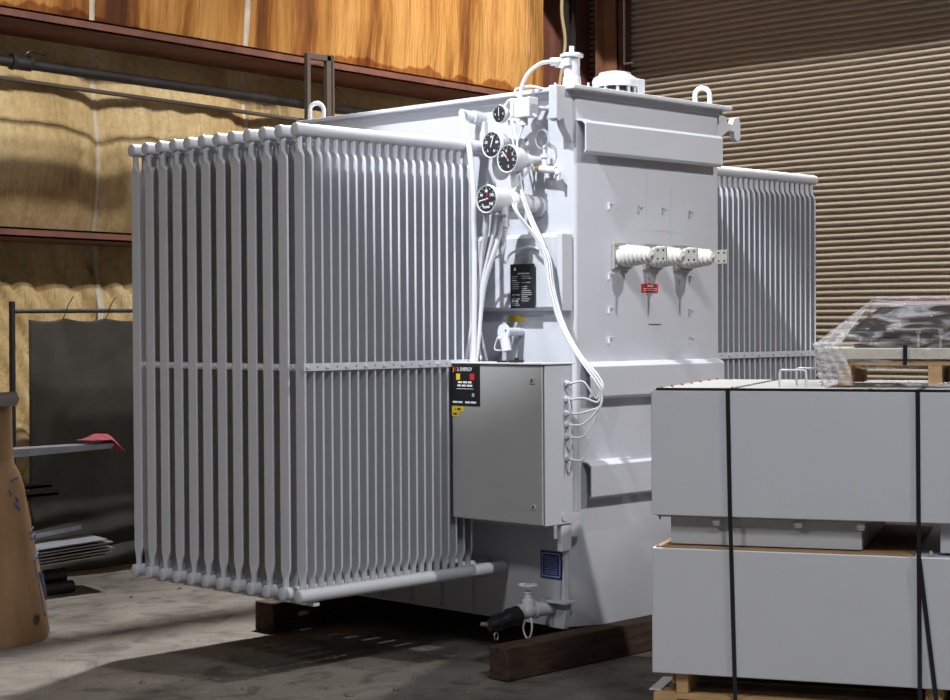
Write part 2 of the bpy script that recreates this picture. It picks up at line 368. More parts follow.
def stiffener_front(x0, x1, z0, z1, d=.055, lip=.02):
    mb = MB(); t = .008
    prof = [(0, z1+lip*.4), (-d*.6, z1+lip*.2), (-d, z1-.012), (-d, z0+.012), (-d*.75, z0-.002), (-d*.75, z0+.008), (-d+t, z0+.02), (-d+t, z1-.02), (-d*.6+t*.4, z1-t+lip*.1), (0, z1-t+lip*.3)]
    mb.prism([(x0, y, z) for y, z in prof], (x1-x0, 0, 0))
    return mb.build('stiffener', PAINT, TR, bevel=.003)
stiffener_front(.02, .985, 2.012, 2.155)
stiffener_front(.045, .99, .975, 1.125)
stiffener_front(.045, .99, .550, .705)
def stiffener_side(y0, y1, z0, z1, d=.05):
    mb = MB(); t = .008
    prof = [(0, z1+.01), (-d*.7, z1+.006), (-d, z1-.012), (-d, z0+.012), (-d*.7, z0), (0, z0-.004)]
    mb.prism([(x, y0, z) for x, z in prof], (0, y1-y0, 0))
    return mb.build('stiffener', PAINT, TR, bevel=.003)
stiffener_side(.035, 1.60, 1.355, 1.675)
stiffener_side(.05, 1.60, .415, .60)
stiffener_side(.10, 1.60, .78, 1.0)
# edge flange that closes the side stiffener near the corner
MB().box(-.066, -.0, .008, .038, 1.35, 1.675).build('stiffener_end', PAINT, TR, bevel=.003)

# plate detail on the front: the panel outline and the small cable hooks
mb = MB()
for (x, z) in ((.227, 1.815), (.431, 1.811), (.601, 1.81), (.798, 1.805), (.225, 1.513), (.224, 1.367), (.223, 1.237), (.796, 1.509), (.795, 1.359), (.795, 1.232)):
    h = MB().box(x-.004, x+.004, -.012, 0, z-.028, z).box(x-.004, x+.026, -.014, -.006, z-.006, z+.002)
    h.build('cable_hook', PAINT, TR, bevel=.001)
MB().box(.50, .59, -.008, 0, 1.293, 1.299).build('weld_seam', PAINT, TR)
for a in ((.49, .493, 1.60, 2.0), (.66, .663, 1.66, 1.9)):
    MB().box(a[0], a[0]+.002, -.0012, 0, a[2], a[3]).build('weld_seam', PAINT, TR)
MB().box(.43, .72, -.0012, 0, 1.705, 1.707).build('weld_seam', PAINT, TR)

# lifting eyes on the lid
def eye(x, y, along):
    a = Vector(along); mb = MB(); z = TH+.028
    pts = [Vector((x, y, z))-a*.034, Vector((x, y, z+.05))-a*.034]+[Vector((x, y, z+.05+.034*math.sin(t)))-a*.034*math.cos(t) for t in [PI*k/10 for k in range(1, 10)]]+[Vector((x, y, z+.05))+a*.034, Vector((x, y, z))+a*.034]
    return mb.tube(pts, .0115, 10, smooth=False).build('lifting_eye', PAINT2, TR)
q_ = Vector((1, -1, 0)).normalized()
eye(.02, 1.68, q_); eye(.955, .04, q_)
# hooked jacking bracket on the far front corner
hk = [(1.04, .03, 2.27), (1.12, .03, 2.262), (1.14, .03, 2.235), (1.175, .03, 2.232), (1.19, .03, 2.262), (1.225, .03, 2.268), (1.24, .03, 2.245), (1.24, .03, 2.165), (1.215, .03, 2.15), (1.19, .03, 2.165), (1.19, .03, 2.195), (1.15, .03, 2.20), (1.10, .03, 2.17), (1.04, .03, 2.13)]
MB().prism(hk, (0, .03, 0)).build('lifting_hook', PAINT2, TR, bevel=.003)
hk2 = [(0, .0, 2.295), (-.105, .0, 2.295), (-.105, .0, 2.155), (-.085, .0, 2.145), (-.06, .0, 2.155), (-.045, .0, 2.12), (-.02, .0, 2.09), (0, .0, 2.06)]
MB().prism(hk2, (0, .045, 0)).build('corner_bracket', PAINT, TR, bevel=.004)

# ---- radiators
XO, FP = -1.165, .0462
def fin_mesh():
    mb = MB(); R = []
    for z, wy, tx in ((.250, .024, .024), (.288, .026, .024), (.304, .040, .017), (.320, .053, .012), (.334, .059, .010), (1.15, .059, .010), (1.948, .059, .010), (1.962, .055, .012), (1.973, .042, .017), (1.986, .026, .024), (2.045, .024, .024)):
        h = wy/2; t = tx/2; c = min(h, t)*.7
        R.append([(-t, -h+c, z), (-t+c, -h, z), (t-c, -h, z), (t, -h+c, z), (t, h-c, z), (t-c, h, z), (-t+c, h, z), (-t, h-c, z)])
    return mb.rings(R)
FM = fin_mesh()
fin0 = FM.build('radiator_fin', PAINT, None, angle=32)
FINDATA = fin0.data; bpy.data.objects.remove(fin0)
individual = [0]; rest = MB()
def add_fin(x, y, parent, own):
    if own and individual[0] < 100:
        o = bpy.data.objects.new('radiator_fin', FINDATA); COL.objects.link(o); o.parent = parent; o.location = (x, y, 0); individual[0] += 1
    else: rest.add([(a+x, b+y, c) for a, b, c in FM.v], FM.f)
def radiator(y, x0, x1, xw, xs, owner):
    mb = MB(); dome = [(0, .0215), (.0015, .0240), (.004, .0270), (.010, .0275)]
    s = 1 if x0 < xw else -1
    o = bpy.data.objects.new('radiator', None); COL.objects.link(o); o.parent = TR; o.empty_display_size = .05
    for z in (2.06, .231):
        L_ = abs(xw-x0)-.004
        MB().lathe((x0-s*.014, y, z), (s, 0, 0), [(t, r) for t, r in dome]+[(L_+.014, .0275)], 20).build('header_pipe', PAINT, o)
    for k, x in enumerate(xs): add_fin(x, y, o, owner(k))
    return o
xsL = [XO+.012+FP*k for k in range(21)]
YR, YP = .4132, .1005
front = radiator(YR, XO, -.2, 0, xsL, lambda k: True)
xsR = [2.41-FP*k for k in range(24)]
frontR = radiator(YR, 2.432, 1.3, TW, xsR, lambda k: k < 20)
for i in range(1, 12): radiator(YR+YP*i, XO, -.2, 0, xsL, lambda k: k == 0 or (k == 1))
for i in range(1, 12): radiator(YR+YP*i, 2.432, 1.3, TW, xsR, lambda k: k == 0 and i < 8)
st = rest.build('radiator_fin', PAINT, TR, angle=32, fix=True); st['kind'] = 'stuff'
# flat tie bars across the fins with little bolts
def tie(x0, x1, y, n):
    b = MB().box(x0, x1, y-.006, y, 1.116, 1.146).build('tie_bar', PAINT, TR, bevel=.001)
    for k in range(n):
        x = x0+.02+(x1-x0-.04)*k/(n-1)
        if k % 2 == 0: MB().obox((x, y-.009, 1.131), (.008, 0, .002), (0, .004, 0), (-.001, 0, .0045)).build('bolt', PAINT2, b)
        else: MB().cyl((x, y-.0075, 1.131), (x, y-.005, 1.131), .003, 8).build('bolt_hole', DARKMET, b)
tie(XO-.006, -.215, YR-.032, 19); tie(1.34, 2.415, YR-.032, 17)
# short ties between neighbouring radiators on the outer end
for i in range(11):
    y = YR+YP*i+YP/2
    MB().box(XO+.012, XO+.022, y-.022, y+.022, 1.116, 1.142).box(XO+.004, XO+.012, y-.012, y+.002, 1.124, 1.136).build('tie_clip', PAINT2, TR, bevel=.001)
MB().box(XO+.06, XO+.09, YR-.01, YR+11*YP+.01, .186, .198).build('bottom_tie', PAINT, TR)
MB().box(XO+.05, XO+.10, YR, YR+11*YP, 2.022, 2.032).build('top_tie', PAINT, TR)
# ribs of the tank side under the radiators
for y in (.60, .80, 1.0, 1.2, 1.4):
    MB().prism([(0, y, .19), (-.055, y, .185), (-.055, y, .172), (-.014, y, .168), (-.014, y, .03), (-.03, y, .012), (0, y, .012)], (0, .014, 0)).build('side_rib', PAINT, TR, bevel=.002)
MB().box(-.075, 0, .53, .66, .170, .184).build('header_bracket', PAINT, TR, bevel=.002)

# ---- bushings
def bushing(x):
    z = 1.588
    fl = MB().obox((x, -.008, z), (.058, 0, 0), (0, .008, 0), (0, 0, .058)).build('bushing', ZINC, TR, bevel=.004, label='tinned square mounting plate of the bushing')
    for dx, dz in ((-1, -1), (-1, 1), (1, -1), (1, 1)):
        MB().cyl((x+dx*.046, -.028, z+dz*.046), (x+dx*.046, -.014, z+dz*.046), .006, 6).build('bolt', STEEL, fl)
    prof = [(0, .045), (.012, .046), (.02, .040)]; n = 6; y = .022
    for k in range(n):
        R = .050-.0026*k; r = .026-.0015*k; p = .0215
        prof += [(y, r), (y+.004, R-.003), (y+.009, R), (y+.013, R-.003), (y+.017, r+.002)]; y += p
    prof += [(y, .026), (y+.010, .024), (y+.012, .012)]
    MB().lathe((x, -.016, z), (0, -1, 0), prof, 32).build('porcelain', PORC, fl, angle=60, label='white ribbed porcelain insulator')
    y1 = -.016-y
    MB().cyl((x, y1-.008, z), (x, y1-.028, z), .011, 14).build('stud', ZINC, fl)
    pd = MB(); w = .031
    pd.prism([(x-.005, y1-.018, z-w*.55), (x-.005, y1-.032, z-w), (x-.005, y1-.090, z-w), (x-.005, y1-.090, z+w), (x-.005, y1-.032, z+w), (x-.005, y1-.018, z+w*.55)], (.010, 0, 0))
    pd = pd.build('terminal_pad', ZINC, fl, bevel=.002)
    for dy in (-.046, -.076):
        for dz in (-.018, .018):
            MB().cyl((x-.0062, y1+dy, z+dz), (x-.0045, y1+dy, z+dz), .0048, 10).build('bolt_hole', BLACK, pd)
for x in (.305, .520, .738): bushing(x)
for x in (.290, .505, .722):
    text('phase_mark', '1' if x < .3 else ('2' if x < .6 else '3'), .036, (x+.0, -.002, 1.482), (1, 0, 0), UZ, ORANGE, TR, sx=.7, bold=.001)
pl = MB().box(.452, .566, -.004, 0, 1.432, 1.470).build('warning_plate', RED, TR, label='small red warning plate with white lettering')
MB().box(.490, .530, -.005, -.004, 1.457, 1.465).build('print_line', WHITE, pl)
for k in range(2): MB().box(.462, .556, -.005, -.004, 1.440+.008*k, 1.4425+.008*k).build('print_line', WHITE, pl)

# ---- dial gauges
def gauge(x, y, z, r, depth, marks, needle, needle2=None, label=None, face_tilt=0):
    """Case with its dial towards -X; depth is the length of the case."""
    mb = MB().lathe((x, y, z), (1, 0, 0), [(.004, r*.86), (-.004, r*.90), (-.006, r*.97), (0, r), (.012, r), (.016, r*.90), (depth*.8, r*.84), (depth, r*.70)], 36)
    g = mb.build('dial_gauge', PAINT2, TR, angle=30, label=label)
    MB().cyl((x+.003, y, z), (x-.0035, y, z), r*.885, 36).build('dial_face', DIAL, g)
    X = x-.0042
    def pos(a, rr): return Vector((X, y-math.sin(a)*rr, z+math.cos(a)*rr))
    for k in range(11):
        a = math.radians(-130+26*k); p = pos(a, r*.74); d = (pos(a, r*.82)-p)
        t = Vector((0, -math.cos(a), -math.sin(a)))*r*.018
        MB().obox(p+d*.5, (.0004, 0, 0), d*.5, t).build('tick', WHITE, g)
    for s, a in marks: text('numeral', s, r*.27, pos(math.radians(a), r*.56), RX, UZ, WHITE, g, bold=.0003)
    def hand(a, col, ln):
        a = math.radians(a); tip = pos(a, r*ln); tail = pos(a+PI, r*.2); d = (tip-tail)/2; t = Vector((0, -math.cos(a), -math.sin(a)))*r*.035
        MB().obox((tip+tail)/2-Vector((.002, 0, 0)), (.0006, 0, 0), d, t).build('needle', col, g)
    if needle2 is not None: hand(needle2, RED, .5)
    hand(needle, WHITE, .7)
    return g
g3 = gauge(-.300, .217, 1.819, .060, .115, [('0', -150+10), ('40', -60), ('80', 0), ('120', 62), ('160', 128)], -100, 20, 'largest lowest dial gauge, white needle pointing left')
text('lettering', 'LIQUID', .012, (-.3045, .217, 1.785), RX, UZ, WHITE, g3, bold=.0003)
MB().lathe((-.19, .210, 1.815), (1, -.05, -.04), [(0, .044), (.012, .050), (.03, .050), (.036, .042), (.10, .040), (.19, .034)], 28).build('gauge_well', PAINT2, TR)
MB().cyl((-.022, .190, 1.80), (0, .190, 1.80), .044, 28).build('well_flange', PAINT, TR)
g1 = gauge(-.160, .320, 2.064, .058, .075, [('25', -70), ('N', 0), ('85', 75), ('H', 150), ('L', -140)], 20, None, 'upper white rimmed dial gauge with black face')
MB().lathe((-.09, .320, 2.064), (1, 0, 0), [(0, .036), (.07, .034), (.075, .05), (.09, .05)], 28).build('gauge_well', PAINT2, TR)
g2 = gauge(-.210, .180, 1.991, .060, .08, [('0', -10), ('10', -65), ('5', 60), ('-5', 100), ('2', 170)], -40, -15, 'middle dial gauge with red and white needles')
text('lettering', 'PSI', .010, (-.2145, .180, 1.958), RX, UZ, RED, g2)
MB().lathe((-.135, .180, 1.991), (1, 0, 0), [(0, .030), (.05, .028), (.055, .022), (.135, .022)], 24).build('gauge_well', PAINT2, TR)
MB().cyl((-.15, .180, 1.991), (-.15, .195, 1.85), .016, 14).build('gauge_stem', PAINT2, TR)
g0 = gauge(-.150, .284, 2.192, .040, .03, [('0', -90), ('5', 90), ('I', 180)], 0, None, 'small uppermost black faced dial gauge')
# mounting arm down from upper gauge to the lowest one
MB().prism([(-.09, .40, 2.03), (-.09, .30, 2.03), (-.09, .27, 1.86), (-.09, .36, 1.86)], (.018, 0, 0)).build('gauge_bracket', PAINT2, TR, bevel=.002)
# regulator block beside the small gauge
rg = MB().obox((-.10, .177, 2.213), (.030, 0, 0), (0, .044, 0), (0, 0, .042)).obox((-.125, .228, 2.215), (.012, 0, 0), (0, .010, 0), (0, 0, .040)).build('regulator_block', PAINT2, TR, bevel=.004)
MB().cyl((-.10, .19, 2.173), (-.10, .19, 2.140), .018, 14).build('drain_cup', PAINT2, rg)
MB().cyl((-.125, .284, 2.192), (-.11, .21, 2.19), .009, 10).build('fitting', BRASS, rg)
MB().cyl((-.075, .18, 2.215), (0, .14, 2.215), .009, 10).build('fitting', PAINT2, rg)
MB().cyl((-.10, .14, 2.185), (-.10, .115, 2.17), .006, 8).build('bleed_valve', PAINT2, rg)
MB().tube([(-.13, .27, 2.225), (-.13, .25, 2.245), (-.125, .23, 2.25)], .008, 8).build('fitting', PAINT2, rg)
# sampling valve below with a brass port
SVY, SVZ = .138, 1.955
vv = MB().cyl((-.05, SVY, SVZ), (-.05, SVY-.085, SVZ-.012), .016, 14).cyl((-.05, SVY-.02, SVZ), (-.05, SVY-.02, SVZ+.05), .012, 12).cyl((-.05, SVY-.05, SVZ-.006), (0, SVY-.05, SVZ-.006), .012, 12).build('sampling_valve', PAINT2, TR)
MB().cyl((-.05, SVY+.018, SVZ+.002), (-.05, SVY, SVZ), .015, 14).build('port', BRASS, vv)
MB().cyl((-.05, SVY+.019, SVZ+.002), (-.05, SVY+.016, SVZ+.002), .010, 14).build('port_mouth', RUST, vv)
MB().cyl((-.05, SVY-.085, SVZ-.012), (-.05, SVY-.10, SVZ-.03), .012, 10).box(-.056, -.044, SVY-.108, SVY-.094, SVZ-.055, SVZ-.02).build('lever', PAINT2, vv)
MB().cyl((-.05, SVY-.02, SVZ+.045), (-.05, SVY-.02, SVZ+.06), .018, 8).cyl((-.05, SVY-.02, SVZ+.06), (-.05, SVY-.02, SVZ+.10), .007, 8).build('valve_cap', PAINT2, vv)
# coil of capillary tube on the wall
pts = []
for k in range(41):
    a = 2*PI*k/20; rr = .042-.008*(k/40); pts.append((-.05-.01*k/40, .125+rr*math.sin(a), 2.080+rr*1.1*math.cos(a)))
MB().tube(pts, .0018, 6, smooth=False).build('capillary_coil', PAINT, TR)

# ---- tubes and cables down the side
def cable(name, pts, r, n=8, m_=PAINT2): return MB().tube(pts, r, n).build(name, m_, TR, angle=60)
cable('conduit', [(-.06, .545, 2.215), (-.13, .53, 2.225), (-.16, .50, 2.20), (-.22, .42, 2.12), (-.25, .366, 2.03), (-.25, .345, 1.84), (-.25, .343, 1.57), (-.25, .346, 1.30), (-.25, .350, 1.135)], .0125, 12)
MB().cyl((-.0, .535, 2.205), (-.055, .54, 2.21), .030, 16).cyl((-.05, .54, 2.21), (-.10, .545, 2.215), .022, 12).box(-.02, -.004, .50, .53, 2.06, 2.19).build('conduit_elbow', PAINT2, TR)
# thick hoses from the lowest gauge, gathered and led behind the cabinet
for i, (dy, r, low) in enumerate(((.03, .0115, .505), (.0, .0085, .44), (-.022, .011, .40))):
    cable('conduit', [(-.27+i*.02, .225+dy*.8-.01*i, 1.768), (-.25+i*.02, .240+dy, 1.70), (-.22, .29+dy*1.2, 1.58), (-.22, .325+dy*.7, 1.47), (-.22, .345+dy*.5, 1.36), (-.23, .362+dy*1.0, 1.24), (-.24, .375+dy*1.2, 1.136)], r, 10)
    MB().cyl((-.27+i*.02, .225+dy*.8-.01*i, 1.790), (-.27+i*.02, .225+dy*.8-.01*i, 1.755), r+.006, 12).build('gland', PAINT2, TR)
MB().cyl((-.20, .205, 1.785), (-.20, .205, 1.705), .0165, 14).cyl((-.20, .205, 1.705), (-.20, .205, 1.69), .010, 12).build('gland', PAINT2, TR)
cable('cable', [(-.20, .205, 1.70), (-.20, .21, 1.63), (-.17, .25, 1.575), (-.10, .30, 1.56), (-.08, .285, 1.60), (-.07, .20, 1.625), (-.06, .15, 1.615)], .0055)
cable('cable', [(-.20, .205, 1.70), (-.19, .24, 1.60), (-.17, .31, 1.575), (-.17, .37, 1.56), (-.16, .41, 1.48), (-.14, .45, 1.30), (-.17, .38, 1.136)], .0055)
cable('cable', [(-.16, .40, 1.50), (-.17, .43, 1.40), (-.16, .40, 1.28), (-.16, .36, 1.136)], .006)
# slim cables from the gauges over the corner to the cabinet glands
glz = [1.053, .988, .930, .885, .836, .746]
starts = [(-.11, .235, 2.16), (-.10, .19, 2.145), (-.12, .26, 2.165), (-.20, .195, 1.875), (-.10, .14, 1.97), (-.20, .23, 1.865)]
for k in range(6):
    o1 = .010*math.cos(k*1.05); o2 = .010*math.sin(k*1.05); s0 = starts[k]
    pts = [s0, (-.13, .195+o2*2, 2.02-.03*(k > 2)), (-.15, .155+o2, 1.86), (-.14+o1, .115+o2, 1.74), (-.12+o1, .055+o2, 1.60), (-.12+o1, .020+o2, 1.45), (-.12+o1, -.035+o2, 1.30), (-.13+o1, -.135+o2, 1.17), (-.13+o1, -.225+o2-.02, 1.06+o1)]
    if k >= 3: pts = [s0, (-.20+.02*(k-3), .185, 1.84), (-.19, .15+o2, 1.76)]+pts[4:]
    bulge = (-.13+o1, -.250-.006*k, max(glz[k]+.01, .90 if k > 2 else glz[k]-.02)+(.02 if k > 3 else 0))
    pts += [(-.13, -.262+.012*abs(k-2.5), .99-.012*k)] if k < 3 else [(-.13, -.262, 1.0), (-.14, -.255+.008*(k-3), (1.0+glz[k])/2+.01)]
    pts += [(-.175, -.205, glz[k]+.004), (-.207, -.165, glz[k]-.001*k), (-.207, -.145, glz[k])]
    cable('cable', pts, .0046)

# ---- nameplate and stickers on the side
npl = MB().box(-.068, -.060, .168, .304, 1.363, 1.553).build('nameplate', BLACK, TR, label='black nameplate with faint white lettering')
MB().box(-.062, -.05, .19, .28, 1.38, 1.54).build('nameplate_backing', PAINT, npl)
MB().box(-.0686, -.068, .19, .26, 1.509, 1.515).build('print_line', GREYP, npl)
MB().prism([(-.0690, .283, 1.526), (-.0690, .268, 1.526), (-.0690, .2755, 1.541)], (-.0005, 0, 0)).build('logo', WHITE, npl)
rnd = random.Random(3)
for k in range(15):
    z = 1.500-.0088*k
    for c0, c1 in ((.294, .247), (.237, .177)):
        if rnd.random() < .85:
            e = c0-(c0-c1)*rnd.uniform(.5, 1); MB().box(-.0686, -.068, e, c0, z-.0014, z+.0014).build('print_line', WHITE if (k % 5 == 2 and c0 > .28) else GREYP, npl)
MB().box(-.002, 0, .287, .377, 1.307, 1.331).build('yellow_sticker', YELLOW, TR, label='small yellow sticker below the nameplate')
bs = MB().box(-.003, 0, .073, .196, .202, .322).build('blue_sticker', BLUE, TR, label='blue instruction sticker with a pale border')
for (a, b, c, d) in ((.082, .086, .211, .313), (.183, .187, .211, .313), (.082, .187, .309, .313), (.082, .187, .211, .215)): MB().box(-.0038, -.003, a, b, c, d).build('sticker_border', LBLUE, bs)
for k in range(11):
    z = .295-.0072*k; w = rnd.uniform(.030, .040); MB().box(-.0036, -.003, .135-w, .135+w, z-.001, z+.001).build('print_line', LBLUE, bs)

# small plate valve above the cabinet
pv = MB().lathe((-.12, .300, 1.262), (1, 0, 0), [(0, .034), (.010, .034), (.012, .020), (.05, .018), (.12, .018)], 20).build('plate_valve', PAINT2, TR)
MB().cyl((-.115, .295, 1.235), (-.115, .283, 1.18), .022, 16).cyl((-.13, .295, 1.235), (-.13, .318, 1.235), .008, 10).build('valve_body', PAINT, pv)
MB().cyl((-.1225, .283, 1.268), (-.119, .283, 1.268), .004, 8).build('bolt_hole', BLACK, pv)
MB().tube([(-.13, .322, 1.24), (-.135, .335, 1.20), (-.135, .330, 1.185), (-.135, .300, 1.183)], .0035, 6).build('lever', PAINT, pv)

# ---- control cabinet
cb = MB().box(-.335, -.165, -.135, .382, .475, 1.130).build('control_cabinet', PAINT, TR, bevel=.004)
MB().box(-.342, -.334, -.128, .375, .482, 1.123).build('door_gasket', BLACK, cb)
MB().box(-.360, -.160, -.143, .390, 1.130, 1.136).build('cabinet_hood', PAINT2, cb, bevel=.002)
dr = MB().box(-.351, -.341, -.132, .379, .480, 1.127).build('cabinet_door', CAB, cb, bevel=.003)
for y, z in ((-.082, 1.066), (-.087, .553)):
    lk = MB().obox((-.353, y, z), (.003, 0, 0), (0, .013, 0), (0, 0, .013)).build('door_lock', CAB, dr, bevel=.002) if z > 1 else MB().cyl((-.351, y, z), (-.356, y, z), .011, 14).build('door_lock', PAINT2, dr)
    MB().obox((-.357, y, z), (.0012, 0, 0), (0, .0035, .001), (0, -.001, .006)).build('key_slot', BLACK, lk)
sk = MB().box(-.353, -.351, .214, .386, .953, 1.124).build('advert_sticker', BLACK, cb, label='black company sticker with white lettering')
text('lettering', 'J', .022, (-.3535, .371, 1.106), RX, UZ, ORANGE, sk, align='LEFT', bold=.0006)
text('lettering', 'C', .022, (-.3535, .360, 1.106), RX, UZ, RED, sk, align='LEFT', bold=.0006)
text('lettering', 'L ENERGY', .022, (-.3535, .344, 1.106), RX, UZ, WHITE, sk, align='LEFT', sx=.87)
MB().box(-.3536, -.353, .330, .352, 1.062, 1.088).build('icon_square', YELLOW, sk); MB().box(-.3536, -.353, .246, .272, 1.062, 1.088).build('icon_square', RED, sk)
for z, cells in ((1.052, ((.342, .318), (.312, .288), (.283, .262))), (1.038, ((.345, .325), (.320, .296), (.290, .258)))):
    for a, b in cells: MB().box(-.3536, -.353, b, a, z-.004, z+.004).build('print_line', WHITE, sk)
MB().box(-.3536, -.353, .252, .352, 1.0235, 1.0255).build('print_line', WHITE, sk)
MB().box(-.3536, -.353, .246, .260, .992, 1.006).build('icon_square', LBLUE, sk)
for a, b in ((.374, .345), (.341, .316), (.300, .272), (.268, .235)): MB().box(-.3536, -.353, b, a, .964, .972).build('print_line', WHITE, sk)
MB().box(-.3525, -.351, .310, .380, .928, .950).box(-.3525, -.351, .340, .380, .908, .9285).build('yellow_sticker', YELLOW, cb, label='yellow notched sticker')
MB().box(-.3529, -.3525, .328, .348, .934, .943).box(-.3529, -.3525, .356, .360, .934, .943).build('print_line', DARKMET, cb)
MB().box(-.3529, -.3525, .350, .372, .914, .922).build('print_line', DARKMET, cb)
for k, z in enumerate(glz):
    g = MB().cyl((-.207, -.135, z), (-.207, -.148, z), .0135, 6).cyl((-.207, -.148, z), (-.207, -.162, z), .009, 12).build('cable_gland', PAINT2, cb)
MB().tube([(-.214, -.155, .99), (-.217, -.168, .94), (-.212, -.158, .885), (-.217, -.168, .80), (-.212, -.158, .75)], .004, 6).build('drop_wire', PAINT, cb)
MB().cyl((-.214, -.155, .735), (-.215, -.160, .69), .0045, 8, .002).build('drop_wire', PAINT, cb)
for z in (.45, 1.06): MB().box(-.168, 0, -.03 if z < 1 else .02, .01 if z < 1 else .06, z-.05, z+.05).build('cabinet_bracket', PAINT, cb, bevel=.003)
MB().box(-.23, -.165, -.128, -.100, .36, .475).build('cabinet_bracket', PAINT2, cb, bevel=.008)
MB().cyl((-.22, -.140, .505), (-.22, -.128, .505), .018, 16).build('cabinet_bracket', PAINT, cb)
MB().box(-.30, -.25, .06, .10, 1.136, 1.146).cyl((-.27, .08, 1.146), (-.27, .08, 1.156), .010, 8).build('hood_latch', DARKMET, cb)
MB().box(-.30, -.26, .14, .165, 1.136, 1.144).build('hood_latch', DARKMET, cb)

# ---- top fittings
rv = MB().lathe((.045, .045, TH+.028), (0, 0, 1), [(0, .048), (.010, .048), (.012, .040), (.045, .038), (.048, .034), (.125, .036), (.13, .050), (.142, .050), (.146, .04), (.15, .02)], 28).build('relief_valve', PAINT2, TR)
MB().cyl((.045, .045, TH+.17), (.045, .045, TH+.205), .011, 12).build('valve_cap', PAINT2, rv)
MB().cyl((.02, .07, TH+.142), (-.025, .105, TH+.138), .017, 14).box(-.0, .055, .02, .10, TH+.118, TH+.15).build('valve_outlet', PAINT2, rv)
for dx, dy in ((.05, -.05), (-.05, .05), (.06, .04), (-.055, -.03)): MB().cyl((.045+dx, .045+dy, TH+.028), (.045+dx, .045+dy, TH+.05), .005, 6).build('bolt', PAINT2, rv)
cable('conduit', [(-.02, .10, TH+.138), (-.05, .13, TH+.133), (-.085, .165, TH+.10), (-.105, .19, TH+.05), (-.11, .20, TH-.01), (-.10, .195, 2.24)], .0085, 10)
cable('cable', [(-.11, .20, TH-.02), (-.12, .22, TH+.02), (-.08, .17, TH+.035), (-.03, .12, TH+.02)], .006)
mh = MB().lathe((.47, .16, TH+.028), (0, 0, 1), [(0, .095), (.008, .095), (.009, .082), (.012, .080), (.055, .080)], 40).build('pressure_relief_device', DARKMET, TR)
MB().lathe((.47, .16, TH+.080), (0, 0, 1), [(0, .100), (.026, .103), (.042, .095), (.052, .074), (.064, .070), (.070, .04)], 40).build('cover', PAINT2, mh, angle=25)
for k in range(10):
    a = 2*PI*k/10+.2; MB().box(-.006, .006, -.005, .005, 0, .053).build('cage_bar', PAINT2, mh).location = (.47+.086*math.cos(a), .16+.086*math.sin(a), TH+.028)
MB().box(.53, .585, .08, .12, TH+.045, TH+.12).build('micro_switch', PAINT2, mh, bevel=.004)

# ---- drain valve, jacking pad
dv = MB().cyl((0, .105, .085), (-.12, .125, .085), .030, 20).lathe((-.115, .124, .085), (-1, .16, 0), [(0, .038), (.014, .038), (.016, .027), (.03, .034), (.06, .034), (.072, .027), (.085, .032), (.10, .032)], 20).build('drain_valve', PAINT, TR)
MB().lathe((-.155, .130, .10), (0, 0, 1), [(0, .030), (.03, .026), (.035, .018), (.055, .016), (.06, .020), (.07, .008), (.095, .008)], 16).build('bonnet', PAINT2, dv)
hwp = [(-.155+.038*math.cos(2*PI*k/18), .130+.038*math.sin(2*PI*k/18), .192) for k in range(18)]
hw = MB().tube(hwp, .006, 8, smooth=False, closed=True)
for k in range(4):
    a = PI/2*k+.4; hw.cyl((-.155, .13, .192), (-.155+.038*math.cos(a), .13+.038*math.sin(a), .192), .005, 6)
hw.cyl((-.155, .13, .18), (-.155, .13, .202), .010, 10).build('hand_wheel', PAINT2, dv)
MB().lathe((-.205, .138, .075), (-.94, .15, -.20), [(0, .038), (.05, .040), (.052, .034), (.07, .034), (.09, .030), (.095, .036), (.12, .036), (.125, .028), (.16, .024)], 20).build('hose_coupling', BLACK, dv, label='black hose coupling')
MB().cyl((-.345, .17, .045), (-.385, .185, .05), .009, 10).build('coupling_pin', STEEL, dv)
ch = MB().tube([(-.17, .10, .06), (-.18, .085, .02), (-.18, .098, -.02), (-.18, .12, -.022), (-.18, .135, .015), (-.175, .125, .05)], .004, 6, closed=False).build('chain', PAINT2, dv)
MB().tube([(-.34+.012*math.cos(a), .14, .0+.016*math.sin(a)) for a in [2*PI*k/10 for k in range(10)]], .003, 6, smooth=False, closed=True).build('ring', STEEL, dv)
MB().prism([(-.03, .125, 0), (-.03, .04, 0), (-.03, .02, .11), (-.03, .125, .11)], (.03, 0, 0)).box(-.075, 0, -.005, .13, .112, .124).build('jacking_pad', PAINT, TR, bevel=.003)
MB().prism([(0, .040, .124), (-.028, .040, .124), (-.02, .040, .30), (0, .040, .31)], (0, .012, 0)).build('gusset', PAINT2, TR)

# ============================================================ THINGS UNDER AND AROUND
def timber(x0, x1, y0, y1, z1, label, n=1):
    o = MB().box(x0, x1, y0, y1, 0, z1).build('timber', WOODD, None, bevel=.008); return tag(o, label, 'timber', None)
timber(-.50, 1.75, -.075, .03, ZB-.002, 'dark square timber under the near front edge of the transformer')
timber(-.42, 1.5, 1.50, 1.64, ZB-.002, 'dark square timber under the far left end of the transformer')

